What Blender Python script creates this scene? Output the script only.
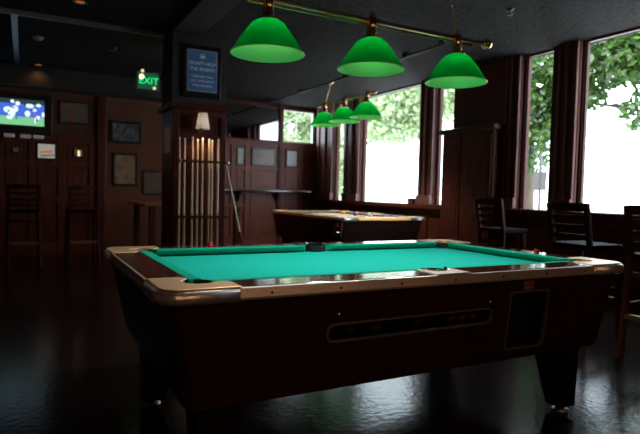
import bpy, bmesh, math, random
from mathutils import Vector, Matrix
random.seed(7)
PI = math.pi
scene = bpy.context.scene
for o in list(bpy.data.objects): bpy.data.objects.remove(o)
C = scene.collection

# ------------------------------------------------------------------ camera
F_PX, YAW, PITCH, ROLL = 551.58, 0.4935, 0.0452, 0.0256
cam_d = bpy.data.cameras.new('camera'); cam = bpy.data.objects.new('camera', cam_d); C.objects.link(cam)
fw = Vector((math.sin(YAW)*math.cos(PITCH), math.cos(YAW)*math.cos(PITCH), -math.sin(PITCH)))
rt = Vector((math.cos(YAW), -math.sin(YAW), 0)); up = rt.cross(fw)
r2 = math.cos(ROLL)*rt + math.sin(ROLL)*up; u2 = -math.sin(ROLL)*rt + math.cos(ROLL)*up
m = Matrix((r2, u2, -fw)).transposed().to_4x4(); m.translation = (-0.3786, -1.7095, 1.1188)
cam.matrix_world = m
cam_d.sensor_width = 36; cam_d.lens = 36*F_PX/640; cam_d.clip_start = 0.05; cam_d.clip_end = 300
cam_d.dof.use_dof = True; cam_d.dof.focus_distance = 2.3; cam_d.dof.aperture_fstop = 3.4
scene.camera = cam

# ------------------------------------------------------------------ world, sun, exposure
w = bpy.data.worlds.new('sky'); scene.world = w; w.use_nodes = True
nt = w.node_tree; bg = nt.nodes['Background']
bg.inputs[0].default_value = (0.76, 0.87, 1.0, 1); bg.inputs[1].default_value = 9.0
sun_d = bpy.data.lights.new('sun', 'SUN'); sun_d.energy = 12.0; sun_d.angle = 0.01; sun_d.color = (1, .96, .88)
sun = bpy.data.objects.new('sun', sun_d); C.objects.link(sun)
sun.rotation_euler = Vector((0.55, 0.35, -0.85)).to_track_quat('-Z', 'Y').to_euler()
def lamp(name, kind, loc, power, color, **kw):
    d = bpy.data.lights.new(name, kind); d.energy = power; d.color = color
    for k, v in kw.items(): setattr(d, k, v)
    o = bpy.data.objects.new(name, d); C.objects.link(o); o.location = loc
    return o
def portal(y0, y1):
    o = lamp('window_portal', 'AREA', (5.37, (y0+y1)/2, 1.93), 1, (1, 1, 1), shape='RECTANGLE', size=1.96, size_y=y1-y0)
    o.data.cycles.is_portal = True
    o.rotation_euler = (0, PI/2, 0)
for a, b in ((7.8, 8.17), (5.43, 7.15), (4.66, 5.01), (2.92, 3.33), (0.8, 2.5)): portal(a, b)
scene.view_settings.view_transform = 'Standard'; scene.view_settings.look = 'None'
scene.view_settings.gamma = 1; scene.view_settings.use_curve_mapping = False
scene.view_settings.exposure = 0.0

# ------------------------------------------------------------------ materials
MAT = {}
def mat(name, col, rough=.5, metal=0, emit=None, es=1, col2=None, scale=(8, 8, 8), bump=0, bscale=60, spec=.5, detail=4, thr=(.35, .7), coat=0, sheen=0):
    if name in MAT: return MAT[name]
    m = bpy.data.materials.new(name); m.use_nodes = True; MAT[name] = m
    N = m.node_tree.nodes; L = m.node_tree.links; b = N['Principled BSDF']
    b.inputs['Base Color'].default_value = (*col, 1); b.inputs['Roughness'].default_value = rough
    b.inputs['Metallic'].default_value = metal; b.inputs['Specular IOR Level'].default_value = spec
    b.inputs['Coat Weight'].default_value = coat; b.inputs['Coat Roughness'].default_value = .12
    b.inputs['Sheen Weight'].default_value = sheen
    if emit: b.inputs['Emission Color'].default_value = (*emit, 1); b.inputs['Emission Strength'].default_value = es
    if col2 or bump:
        tc = N.new('ShaderNodeTexCoord'); mp = N.new('ShaderNodeMapping'); L.new(tc.outputs['Object'], mp.inputs[0])
    if col2:
        mp.inputs['Scale'].default_value = scale
        n = N.new('ShaderNodeTexNoise'); n.inputs['Detail'].default_value = detail; n.inputs['Scale'].default_value = 1
        L.new(mp.outputs[0], n.inputs['Vector'])
        r = N.new('ShaderNodeValToRGB'); r.color_ramp.elements[0].position = thr[0]; r.color_ramp.elements[1].position = thr[1]
        r.color_ramp.elements[0].color = (*col, 1); r.color_ramp.elements[1].color = (*col2, 1)
        L.new(n.outputs['Fac'], r.inputs[0]); L.new(r.outputs[0], b.inputs['Base Color'])
    if bump:
        n2 = N.new('ShaderNodeTexNoise'); n2.inputs['Scale'].default_value = bscale; n2.inputs['Detail'].default_value = 3
        L.new(tc.outputs['Object'], n2.inputs['Vector'])
        bp = N.new('ShaderNodeBump'); bp.inputs['Strength'].default_value = bump; bp.inputs['Distance'].default_value = .01
        L.new(n2.outputs['Fac'], bp.inputs['Height']); L.new(bp.outputs[0], b.inputs['Normal'])
    return m
mahog = mat('mahogany', (.020, .0045, .003), .3, col2=(.05, .012, .007), scale=(3, 60, 60), spec=.4)
mahogv = mat('mahogany_upright', (.05, .010, .006), .38, col2=(.10, .024, .013), scale=(50, 50, 3), spec=.2)
railw = mat('polished_rail_wood', (.05, .012, .007), .12, col2=(.09, .024, .012), scale=(3, 50, 50), coat=.6)
apron = mat('dark_laminate', (.022, .0045, .003), .45, col2=(.040, .009, .006), scale=(2, 40, 40), spec=.35)
legm = mat('black_laminate', (.006, .005, .006), .45)
panelw = mat('panel_wood', (.075, .016, .009), .4, col2=(.14, .036, .02), scale=(30, 30, 3), spec=.22)
postw = mat('window_post_wood', (.15, .055, .045), .4, col2=(.24, .105, .09), scale=(40, 40, 2), spec=.3)
plaster = mat('brown_plaster', (.085, .024, .009), .8, col2=(.11, .032, .012), scale=(3, 3, 3), bump=.15)
darkpl = mat('charcoal_plaster', (.016, .015, .015), .75, bump=.2)
ceilm = mat('textured_black_ceiling', (.012, .0115, .0125), .9, col2=(.034, .032, .034), scale=(22, 22, 22), bump=1.0, bscale=28, spec=.12)
floorm = mat('worn_dark_floor', (.010, .0055, .005), .17, col2=(.020, .012, .010), scale=(5, 5, 5), bump=.12, bscale=26, spec=.2)
felt = mat('teal_felt', (.012, .50, .42), .9, col2=(.014, .56, .47), scale=(120, 120, 120), spec=.04)
felt_c = mat('teal_cushion_cloth', (.005, .42, .28), .8, spec=.06)
chrome = mat('chrome', (.75, .72, .70), .12, 1)
castm = mat('brushed_casting', (.85, .56, .34), .42, .5)
alum = mat('brushed_aluminium', (.60, .54, .50), .45, .6, bump=.05, bscale=200)
brass = mat('brass', (1, .66, .34), .22, 1)
bronze = mat('dark_bronze', (.12, .07, .03), .35, 1)
black = mat('black_plastic', (.006, .006, .007), .4)
rubber = mat('pocket_rubber', (.008, .007, .007), .6)
silver = mat('silver_plastic', (.45, .46, .5), .3, .3)
maple = mat('maple_shaft', (.72, .50, .32), .35, col2=(.8, .58, .38), scale=(20, 20, 3))
buttm = mat('dark_cue_butt', (.10, .03, .015), .25)
white = mat('white_plastic', (.8, .8, .78), .4)

# ------------------------------------------------------------------ mesh helpers
class MB:
    def __init__(s): s.v = []; s.f = []; s.mi = []; s.cur = 0; s.sm = []
    def add(s, vs, fs, smooth=False):
        b = len(s.v); s.v += [tuple(v) for v in vs]
        for f in fs: s.f.append([b+i for i in f]); s.mi.append(s.cur); s.sm.append(smooth)
        return s
    def box(s, x0, x1, y0, y1, z0, z1):
        return s.add([(x0,y0,z0),(x1,y0,z0),(x1,y1,z0),(x0,y1,z0),(x0,y0,z1),(x1,y0,z1),(x1,y1,z1),(x0,y1,z1)],
                     [(0,3,2,1),(4,5,6,7),(0,1,5,4),(1,2,6,5),(2,3,7,6),(3,0,4,7)])
    def prism(s, poly, z0, z1, poly2=None):
        n = len(poly); poly2 = poly2 or poly
        return s.add([(x,y,z0) for x,y in poly]+[(x,y,z1) for x,y in poly2],
                     [tuple(range(n))[::-1], tuple(range(n,2*n))]+[(i,(i+1)%n,n+(i+1)%n,n+i) for i in range(n)])
    def sweep(s, prof, a, b, up=(0,0,1)):
        # extrude a closed 2D profile (side, up) from a to b
        a, b, up = Vector(a), Vector(b), Vector(up); d = (b-a).normalized(); side = d.cross(up).normalized(); u = side.cross(d)
        n = len(prof); P = [a+side*x+u*y for x,y in prof]+[b+side*x+u*y for x,y in prof]
        return s.add(P, [tuple(range(n))[::-1], tuple(range(n,2*n))]+[(i,(i+1)%n,n+(i+1)%n,n+i) for i in range(n)])
    def tube(s, pts, rad, n=10, cap=True):
        pts = [Vector(p) for p in pts]; R = rad if isinstance(rad, (list, tuple)) else [rad]*len(pts)
        base = len(s.v); vs = []
        for i, p in enumerate(pts):
            d = (pts[min(i+1, len(pts)-1)]-pts[max(i-1, 0)]).normalized()
            h = Vector((0,0,1)) if abs(d.z) < .95 else Vector((1,0,0))
            a = d.cross(h).normalized(); b = a.cross(d)
            vs += [p+R[i]*(a*math.cos(2*PI*k/n)+b*math.sin(2*PI*k/n)) for k in range(n)]
        fs = [(i*n+k, i*n+(k+1)%n, (i+1)*n+(k+1)%n, (i+1)*n+k) for i in range(len(pts)-1) for k in range(n)]
        s.add(vs, fs, True)
        if cap: s.add([vs[k] for k in range(n)], [tuple(range(n))]); s.add([vs[-n+k] for k in range(n)], [tuple(range(n))[::-1]])
        return s
    def lathe(s, prof, c=(0,0,0), n=32, smooth=True):
        vs = [(c[0]+r*math.cos(2*PI*k/n), c[1]+r*math.sin(2*PI*k/n), c[2]+z) for r, z in prof for k in range(n)]
        return s.add(vs, [(i*n+k, i*n+(k+1)%n, (i+1)*n+(k+1)%n, (i+1)*n+k) for i in range(len(prof)-1) for k in range(n)], smooth)
    def ball(s, c, r, n=16, squash=1):
        return s.lathe([(max(r*math.sin(PI*i/n), 1e-4), -r*squash*math.cos(PI*i/n)) for i in range(n+1)], c, 2*n)
    def disc(s, c, r, n=14, ax='y', rx=None):
        rx = rx or r
        P = [(c[0]+rx*math.cos(2*PI*k/n), c[1], c[2]+r*math.sin(2*PI*k/n)) if ax == 'y' else (c[0]+rx*math.cos(2*PI*k/n), c[1]+r*math.sin(2*PI*k/n), c[2]) for k in range(n)]
        return s.add(P, [tuple(range(n))])
    def build(s, name, mats, parent=None, bevel=0, loc=None, recalc=True):
        me = bpy.data.meshes.new(name); me.from_pydata(s.v, [], s.f)
        if not isinstance(mats, (list, tuple)): mats = [mats]
        for m_ in mats: me.materials.append(m_)
        for p, i, sm in zip(me.polygons, s.mi, s.sm): p.material_index = i; p.use_smooth = sm
        if recalc:
            bm = bmesh.new(); bm.from_mesh(me); bmesh.ops.recalc_face_normals(bm, faces=bm.faces); bm.to_mesh(me); bm.free()
        o = bpy.data.objects.new(name, me); C.objects.link(o)
        if parent: o.parent = parent
        if loc: o.location = loc
        if bevel:
            b = o.modifiers.new('bevel', 'BEVEL'); b.width = bevel; b.segments = 2; b.limit_method = 'ANGLE'; b.angle_limit = .6
        return o
def tag(o, label, cat, group=None):
    o['label'] = label; o['category'] = cat
    if group: o['group'] = group
    return o
def struct(o): o['kind'] = 'structure'; return o
def empty(name, label, cat, loc=(0,0,0), rz=0, group=None):
    o = bpy.data.objects.new(name, None); C.objects.link(o); o.location = loc; o.rotation_euler = (0,0,rz); o.empty_display_size = .1
    return tag(o, label, cat, group)
def copy_tree(o, parent=None):
    c = o.copy(); C.objects.link(c); c.parent = parent
    for ch in o.children: copy_tree(ch, c)
    return c
def text_mesh(txt, size, mtl, parent, loc, rot, name='lettering', extrude=.0015):
    cu = bpy.data.curves.new(name, 'FONT'); cu.body = txt; cu.size = size; cu.align_x = 'CENTER'; cu.align_y = 'CENTER'; cu.extrude = extrude
    t = bpy.data.objects.new('t', cu); C.objects.link(t)
    bpy.context.view_layer.update()
    me = bpy.data.meshes.new_from_object(t.evaluated_get(bpy.context.evaluated_depsgraph_get())); me.name = name
    bpy.data.objects.remove(t)
    me.materials.clear(); me.materials.append(mtl)
    o = bpy.data.objects.new(name, me); C.objects.link(o); o.parent = parent; o.location = loc; o.rotation_euler = rot
    return o
def arc(cx, cy, r, a0, a1, n=8):
    return [(cx+r*math.cos(math.radians(a0+(a1-a0)*i/n)), cy+r*math.sin(math.radians(a0+(a1-a0)*i/n))) for i in range(n+1)]

# ------------------------------------------------------------------ room shell
ZC, XW, YT, YB = 2.93, 5.27, 8.2, 9.0
struct(MB().box(-3.2, XW+.2, -3.8, 9.2, -.12, 0).build('floor', floorm))
struct(MB().box(-3.2, XW+.2, -3.8, 9.2, ZC, ZC+.12).build('ceiling', ceilm))
struct(MB().box(-3.2, -3, -3.8, 9.2, 0, ZC).build('wall_left', plaster))
struct(MB().box(-3.2, XW+.2, -3.8, -3.6, 0, ZC).build('wall_front', plaster))
struct(MB().box(-3, 2.3, YT, YT+.15, 0, ZC).box(2.15, 2.3, YT+.15, YB, 0, ZC).build('wall_back_left', plaster))
# back wall with a high window opening
BW = (4.44, 5.19, 2.15, 2.85)
struct(MB().box(2.15, BW[0], YB, YB+.15, 0, ZC).box(BW[1], XW+.15, YB, YB+.15, 0, ZC)
       .box(BW[0], BW[1], YB, YB+.15, 0, BW[2]).box(BW[0], BW[1], YB, YB+.15, BW[3], ZC).build('wall_back', plaster))
OPEN = [(7.8, 8.17), (5.43, 7.15), (4.66, 5.01), (2.92, 3.33), (0.8, 2.5)]
ZS, ZH = .95, 2.925
wb = MB().box(XW, XW+.09, -3.8, 9.15, 0, ZS).box(XW, XW+.09, -3.8, 9.15, ZH, ZC)
ys = [-3.8]+[v for a, b in sorted(OPEN) for v in (a, b)]+[9.15]
for i in range(0, len(ys), 2): wb.box(XW, XW+.09, ys[i], ys[i+1], ZS, ZH)
struct(wb.build('wall_right', panelw))
glass = bpy.data.materials.new('window_glass'); glass.use_nodes = True
N = glass.node_tree.nodes; L = glass.node_tree.links; N.clear()
out = N.new('ShaderNodeOutputMaterial'); mx = N.new('ShaderNodeMixShader'); tr = N.new('ShaderNodeBsdfTransparent'); gl = N.new('ShaderNodeBsdfGlossy')
tr.inputs[0].default_value = (.97, .99, .98, 1); gl.inputs['Roughness'].default_value = .02; mx.inputs[0].default_value = .05
L.new(tr.outputs[0], mx.inputs[1]); L.new(gl.outputs[0], mx.inputs[2]); L.new(mx.outputs[0], out.inputs[0])
for i, (a, b) in enumerate(sorted(OPEN)):
    f = MB(); t = .022
    f.box(XW+.015, XW+.06, a, a+t, ZS, ZH).box(XW+.015, XW+.06, b-t, b, ZS, ZH).box(XW+.015, XW+.06, a+t, b-t, ZS, ZS+t).box(XW+.015, XW+.06, a+t, b-t, ZH-t, ZH)
    wn = struct(f.build('window_%d' % (i+1), mahogv))
    MB().box(XW+.033, XW+.042, a+t, b-t, ZS+t, ZH-t).build('pane', glass, wn)
f = MB(); t = .03
f.box(BW[0], BW[0]+t, YB+.03, YB+.1, BW[2], BW[3]).box(BW[1]-t, BW[1], YB+.03, YB+.1, BW[2], BW[3])
f.box(BW[0]+t, BW[1]-t, YB+.03, YB+.1, BW[2], BW[2]+t).box(BW[0]+t, BW[1]-t, YB+.03, YB+.1, BW[3]-t, BW[3])
wn = struct(f.build('window_6', mat('white_frame_paint', (.6, .6, .58), .4)))
MB().box(BW[0]+t, BW[1]-t, YB+.06, YB+.07, BW[2]+t, BW[3]-t).build('pane', glass, wn)
# moulded posts between the windows
k = 1
for y0, y1 in ((8.2, 8.94), (7.18, 7.77), (5.04, 5.40), (3.37, 3.62), (2.53, 2.82), (.35, .77)):
    pm = MB(); wdt = y1-y0
    pm.box(XW-.03, XW, y0, y1, ZS+.02, ZC)
    for q0, q1, d in ((.04, .18, .07), (.24, .34, .05), (.42, .58, .085), (.66, .76, .05), (.82, .96, .07)):
        pm.box(XW-d, XW-.03, y0+wdt*q0, y0+wdt*q1, ZS+.16, ZC)
    pm.box(XW-.10, XW-.03, y0+.01, y1-.01, ZS+.02, ZS+.16)
    struct(pm.build('trim_%d' % k, postw, bevel=.006)); k += 1
struct(MB().box(XW-.13, XW, -3.6, 8.95, ZS-.05, ZS+.018).build('trim_%d' % k, panelw, bevel=.008)); k += 1
# wainscot under the sill: rails and stiles
pm = MB(); pm.box(XW-.025, XW, -3.6, 8.95, ZS-.16, ZS-.05).box(XW-.025, XW, -3.6, 8.95, .12, .24)
y = -3.5
while y < 8.8: pm.box(XW-.025, XW, y, y+.09, .24, ZS-.16); y += .62
struct(pm.build('trim_%d' % k, panelw, bevel=.004)); k += 1
struct(MB().box(XW-.03, XW-.001, -3.6, 8.95, 0, .12).build('baseboard_right', panelw))
struct(MB().box(-3, 2.15, YT-.02, YT, 0, .12).build('baseboard_back_left', panelw))
# soffit over the television wall, ceiling beams
struct(MB().box(-3, 2.3, 7.85, YT, 2.62, ZC).build('trim_%d' % k, darkpl)); k += 1
struct(MB().box(-3, 1.08, 4.93, 4.98, 2.885, ZC).build('trim_%d' % k, mat('grey_trim', (.10, .10, .10), .4))); k += 1
struct(MB().box(-.50, -.44, 5.0, 7.85, 2.89, ZC).build('trim_%d' % k, mat('blue_grey_trim', (.10, .12, .16), .3))); k += 1
struct(MB().box(1.08, 1.40, -3.6, 4.60, 2.87, ZC).build('trim_%d' % k, darkpl)); k += 1
# raised panelling
def panelling(x0, x1, cols, rows, y, name, mtl, top):
    """stile and rail grid in front of plane y; cols: panel x-ranges, rows: panel z-ranges"""
    pm = MB(); d = .035
    xs = [x0]+[v for c in cols for v in c]+[x1]
    for i in range(0, len(xs), 2): pm.box(xs[i], xs[i+1], y-d, y, 0, top)
    zs = [0]+[v for c in rows for v in c]+[top]
    for a, b in cols:
        for i in range(0, len(zs), 2): pm.box(a, b, y-d, y, zs[i], zs[i+1])
        for r0, r1 in rows:
            pm.box(a+.035, b-.035, y-.018, y, r0+.035, r1-.035)
            pm.box(a, b, y-.006, y, r0, r1)
    pm.box(x0, x1, y-d-.03, y, top, top+.04)
    return struct(pm.build(name, mtl, bevel=.004))
panelling(-2.1, .66, [(-2.0, -1.65), (-1.55, -1.2), (-1.1, -.75), (-.66, -.31), (-.22, .11), (.22, .575)], [(.2, .85), (.93, 1.43), (1.51, 1.81)], YT, 'trim_%d' % k, panelw, 1.88); k += 1
panelling(2.32, 5.26, [(2.4, 3.3), (3.40, 3.60), (3.70, 4.32), (4.48, 4.82), (4.86, 5.22)], [(.2, 1.05), (1.17, 1.52), (1.61, 2.02)], YB, 'trim_%d' % k, mat('lit_back_panel_wood', (.15, .035, .018), .4, col2=(.24, .07, .04), scale=(30, 30, 3), spec=.3), 2.10); k += 1  # panel wood made brighter: light on the back wall put into its colour
struct(MB().box(.69, .83, YT-.07, YT, 0, 2.62).build('trim_%d' % k, mahogv, bevel=.01)); k += 1
struct(MB().box(4.34, 4.42, YB-.06, YB, 0, ZC).build('trim_%d' % k, panelw, bevel=.01)); k += 1

# pillar
pb = MB().box(1.10, 1.72, 4.60, 5.12, 0, 2.02).box(1.04, 1.78, 4.54, 5.18, 2.02, 2.06).box(1.07, 1.75, 4.57, 5.15, 2.06, 2.10)
for a, b, z0, z1 in ((1.10, 1.17, .0, 2.02), (1.65, 1.72, 0, 2.02), (1.17, 1.65, 1.95, 2.02), (1.38, 1.44, 1.74, 1.95), (1.17, 1.65, 1.68, 1.74), (1.17, 1.65, 0, .15)):
    pb.box(a, b, 4.575, 4.60, z0, z1)
pil = struct(pb.build('trim_%d' % k, mahogv, bevel=.006)); k += 1
struct(MB().box(1.09, 1.73, 4.60, 5.12, 2.10, ZC).build('trim_%d' % k, darkpl)); k += 1

# ------------------------------------------------------------------ pool tables
TL, TW, TH = 2.30, 1.355, .80
HX = 1.17
def end_inset(i): return .010+(i-.012)*1.75
def rrect(i, r, n=8):
    e_ = end_inset(i); return (arc(e_+r, i+r, r, 180, 270, n)+arc(TL-e_-r, i+r, r, 270, 360, n)+arc(TL-e_-r, TW-i-r, r, 0, 90, n)+arc(e_+r, TW-i-r, r, 90, 180, n))
def holes_panel(outer, holes, mapf, mtl, name, parent):
    bm = bmesh.new(); es = []
    for lp in [outer]+holes:
        vs = [bm.verts.new(mapf(*q)) for q in lp]
        es += [bm.edges.new((vs[i], vs[(i+1) % len(vs)])) for i in range(len(vs))]
    bmesh.ops.triangle_fill(bm, use_beauty=True, use_dissolve=False, edges=es)
    me = bpy.data.meshes.new(name); bm.to_mesh(me); bm.free(); me.materials.append(mtl)
    o = bpy.data.objects.new(name, me); C.objects.link(o); o.parent = parent
    return o
def pool_table(label, loc, rz, detailed, felt=None, felt_c=None, railw=None, alum=None):
    alum = alum or MAT['brushed_aluminium']; felt = felt or MAT['teal_felt']; felt_c = felt_c or MAT['teal_cushion_cloth']; railw = railw or MAT['polished_rail_wood']
    T = empty('pool_table', label, 'pool table', loc, rz, None)
    # slate bed with cloth: rectangle bitten by six pockets
    a, b, c, d = .15, TL-.15, .15, TW-.15; r = .058; hx = HX
    pts = (arc(a, c, r, 80, 10, 6)+arc(hx, c-.022, r, 160, 20, 8)+arc(b, c, r, 170, 100, 6)
           +arc(b, d, r, 260, 190, 6)+arc(hx, d+.022, r, 340, 200, 8)+arc(a, d, r, 350, 280, 6))
    MB().prism(pts, .735, .762).build('playing_surface', felt, T)
    # wood rails, six pieces
    def box_part(nm, mtl, *q, bevel=.003): return MB().box(*q).build(nm, mtl, T, bevel=bevel)
    for y0, y1 in ((.006, .132), (TW-.132, TW-.006)):
        box_part('rail', railw, .25, hx-.09, y0, y1, .765, TH); box_part('rail', railw, hx+.09, TL-.25, y0, y1, .765, TH)
    for x0, x1 in ((.006, .132), (TL-.132, TL-.006)):
        box_part('rail', railw, x0, x1, .25, TW-.25, .765, TH)
    # cushions: sloped cloth wedges with angled ends
    def cushion(p, q, n):   # p,q back corners on the rail line, n inward normal
        p, q, n = Vector((*p, 0)), Vector((*q, 0)), Vector((*n, 0)); t = (q-p).normalized()
        def ring(base, s):
            return [base+Vector((0,0,TH+.001)), base+n*.034+t*s*.028+Vector((0,0,TH)), base+n*.052+t*s*.045+Vector((0,0,TH-.003)), base+n*.051+t*s*.044+Vector((0,0,TH-.007)), base+n*.012+t*s*.012+Vector((0,0,.7625)), base+Vector((0,0,.7625))]
        A, B = ring(p, 1), ring(q, -1); m_ = len(A)
        MB().add(A+B, [tuple(range(m_))[::-1], tuple(range(m_, 2*m_))]+[(i, (i+1) % m_, m_+(i+1) % m_, m_+i) for i in range(m_)]).build('cushion', felt_c, T)
    e = .19
    cushion((e, .132), (hx-.062, .132), (0, 1)); cushion((hx+.062, .132), (TL-e, .132), (0, 1))
    cushion((e, TW-.132), (hx-.062, TW-.132), (0, -1)); cushion((hx+.062, TW-.132), (TL-e, TW-.132), (0, -1))
    cushion((.132, e), (.132, TW-e), (1, 0)); cushion((TL-.132, e), (TL-.132, TW-e), (-1, 0))
    # corner castings
    base = (arc(.06, .06, .065, 180, 270, 8)+[(.255, -.005), (.255, .09), (.245, .118), (.215, .128), (.20, .118)]
            +arc(.15, .15, .058, -35, -235, 14)+[(.118, .20), (.128, .215), (.118, .245), (.09, .255), (-.005, .255)])
    for sx, sy in ((0, 0), (1, 0), (0, 1), (1, 1)):
        P = [((TL-x) if sx else x, (TW-y) if sy else y) for x, y in base]
        cc = MB().prism(P, .757, .797).prism([(TL/2+(x-TL/2)*.9985, TW/2+(y-TW/2)*.9985) for x, y in P], .797, TH+.003)
        cst = cc.build('corner_casting', [castm], T, bevel=.003)
        def bring(d): return [(-d, .245)]+arc(.06, .06, .06+d, 180, 270, 10)+[(.245, -d)]
        bp = [(.006, .750), (.015, .755), (.019, .766), (.019, .776), (.015, .787), (.008, .795), (-.001, .798), (-.001, .750)]
        rg = [[((TL-x) if sx else x, (TW-y) if sy else y, z) for x, y in bring(d)] for d, z in bp]; nn = len(rg[0]); nb = len(bp)
        MB().add([v for g in rg for v in g], [(a_*nn+q, a_*nn+q+1, ((a_+1) % nb)*nn+q+1, ((a_+1) % nb)*nn+q) for a_ in range(nb) for q in range(nn-1)]+[tuple(a_*nn for a_ in range(nb)), tuple(a_*nn+nn-1 for a_ in range(nb))], True).build('chrome_band', mat('worn_chrome', (.95, .86, .78), .32, .8, bump=.35, bscale=35), cst)
        cx, cy = (TL-.15 if sx else .15), (TW-.15 if sy else .15)
        MB().lathe([(.060, .798), (.062, .76), (.058, .68), (.03, .64), (.0005, .635)], (cx, cy, 0), 24).build('pocket', rubber, T)
    for sy in (0, 1):
        base2 = [(hx-.09, -.001), (hx+.09, -.001), (hx+.09, .132), (hx+.062, .138)]+arc(hx, .128, .058, 0, -180, 12)+[(hx-.062, .138), (hx-.09, .132)]
        P = [(x, TW-y if sy else y) for x, y in base2]
        MB().prism(P, .765, TH+.003).build('side_pocket_plate', alum if sy == 0 else black, T, bevel=.003)
        cy = TW-.128 if sy else .128
        MB().lathe([(.056, .80), (.058, .76), (.054, .68), (.03, .64), (.0005, .635)], (hx, cy, 0), 24).build('pocket', rubber, T)
        cyr = TW-.126 if sy else .126
        rim = [(x, cyr+(-1 if sy else 1)*(y-.126), .806) for x, y in arc(hx, .126, .058, 0, -180, 14)]
        MB().tube(rim, .005, 8).build('pocket_rim', chrome, T)
    # metal trim strip: top edge set back so the face looks slightly upward
    pf = [(-.004, .757), (.0105, .757), (.0125, .765), (.004, .796), (-.004, .798)]
    for (x0, x1, y, sg) in ((.24, TL-.24, 0, -1), (.24, TL-.24, TW, 1)):
        MB().add([(x0, y+sg*d, z) for d, z in pf]+[(x1, y+sg*d, z) for d, z in pf], [(0,1,2,3,4), (5,6,7,8,9)]+[(q, (q+1) % 5, 5+(q+1) % 5, 5+q) for q in range(5)]).build('metal_trim', alum, T)
    for (x, sg) in ((0, -1), (TL, 1)):
        MB().add([(x+sg*d, .24, z) for d, z in pf]+[(x+sg*d, TW-.24, z) for d, z in pf], [(0,1,2,3,4), (5,6,7,8,9)]+[(q, (q+1) % 5, 5+(q+1) % 5, 5+q) for q in range(5)]).build('metal_trim', alum, T)
    if detailed:
        for i in range(7):
            x = .36+i*.27
            MB().tube([(x, -.004, .776), (x, -.0115, .776)], .005, 8).build('trim_screw', bronze, T)
    # cabinet shell, tapering down; near side carries openings
    zt, zb = .762, .38; it, ib = .012, .062
    prof = [(it, zt, .05), (.022, .70, .05), (.055, .42, .05), (ib, zb, .05)]
    def yn(z):   # near face offset at height z
        for (i0, z0, _), (i1, z1, _) in zip(prof, prof[1:]):
            if z1 <= z <= z0: return i0+(i1-i0)*(z0-z)/(z0-z1)
        return ib
    n = 8; rings = [[(x, y, z) for x, y in rrect(i, r_, n)] for i, z, r_ in prof]; m_ = len(rings[0])
    cab = MB(); V = [v for rg in rings for v in rg]; F = []
    for j in range(len(rings)-1):
        for i in range(m_):
            if detailed and i == n: continue            # near straight side
            F.append((j*m_+i, j*m_+(i+1) % m_, (j+1)*m_+(i+1) % m_, (j+1)*m_+i))
    cab.add(V, F, False); cab.add(rings[-1], [tuple(range(m_))])
    cb = cab.build('cabinet', apron, T)
    for f_ in cb.data.polygons: f_.use_smooth = len(f_.vertices) == 4 and abs(f_.normal.z) < .5
    cb.data.set_sharp_from_angle(angle=.5) if hasattr(cb.data, 'set_sharp_from_angle') else None
    if detailed:
        slot = [(.61, .575), (.63, .56)]
        sx0, sx1, sz0, sz1, sr = .605, 1.415, .572, .630, .027
        slot = arc(sx0+sr, sz0+sr, sr, 180, 270, 6)+arc(sx1-sr, sz0+sr, sr, 270, 360, 6)+arc(sx1-sr, sz1-sr, sr, 0, 90, 6)+arc(sx0+sr, sz1-sr, sr, 90, 180, 6)
        dx0, dx1, dz0, dz1, dr = 1.53, 1.765, .435, .690, .02
        door = arc(dx0+dr, dz0+dr, dr, 180, 270, 4)+arc(dx1-dr, dz0+dr, dr, 270, 360, 4)+arc(dx1-dr, dz1-dr, dr, 0, 90, 4)+arc(dx0+dr, dz1-dr, dr, 90, 180, 4)
        x0, x1 = end_inset(it)+.05, TL-end_inset(it)-.05
        # the near face in three height bands would crease; one sheet following yn(z)
        eo = lambda v: end_inset(v)+.05
        outer = [(x0, zt), (x1, zt), (TL-eo(.022), .70), (TL-eo(.055), .42), (TL-eo(ib), zb), (eo(ib), zb), (eo(.055), .42), (eo(.022), .70)]
        holes_panel(outer, [slot, door], lambda x, z: (x, yn(z), z), apron, 'front_panel', T)
        def frame(loop, cxy, grow, nm, mtl, yoff=.004):
            cx, cz = cxy; vs = []; n_ = len(loop); f_ = MB()
            for (x, z) in loop:
                ux, uz = x-cx, z-cz
                ox = grow if ux > 0 else -grow; oz = grow if uz > 0 else -grow
                vs.append(((x, yn(z)-yoff, z), (x+ox, yn(z)-yoff, z+oz), (x+ox, yn(z)+.001, z+oz), (x, yn(z)+.012, z)))
            V_ = [q for s_ in vs for q in s_]
            f_.add(V_, [(4*i+j, 4*i+(j+1) % 4, 4*((i+1) % n_)+(j+1) % 4, 4*((i+1) % n_)+j) for i in range(n_) for j in range(4)])
            return f_.build(nm, mtl, T)
        fr = frame(slot, ((sx0+sx1)/2, (sz0+sz1)/2), .008, 'ball_return_frame', mat('dull_steel', (.42, .41, .42), .4, .9))
        # tray behind the slot
        MB().box(sx0-.03, sx1+.03, .05, .20, sz0-.012, sz0-.004).box(sx0-.03, sx1+.03, .19, .20, sz0, sz1+.04).box(sx0-.03, sx0-.02, .05, .19, sz0, sz1+.04)\
            .box(sx1+.02, sx1+.03, .05, .19, sz0, sz1+.04).build('ball_tray', black, T)
        sg = bpy.data.materials.new('dimming_tint'); sg.use_nodes = True; N_ = sg.node_tree.nodes; N_.clear(); L_ = sg.node_tree.links
        o_ = N_.new('ShaderNodeOutputMaterial'); x_ = N_.new('ShaderNodeMixShader'); t_ = N_.new('ShaderNodeBsdfTransparent'); g_ = N_.new('ShaderNodeBsdfGlossy')
        t_.inputs[0].default_value = (.66, .64, .64, 1); g_.inputs['Roughness'].default_value = .1; x_.inputs[0].default_value = .04
        L_.new(t_.outputs[0], x_.inputs[1]); L_.new(g_.outputs[0], x_.inputs[2]); L_.new(x_.outputs[0], o_.inputs[0])
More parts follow.
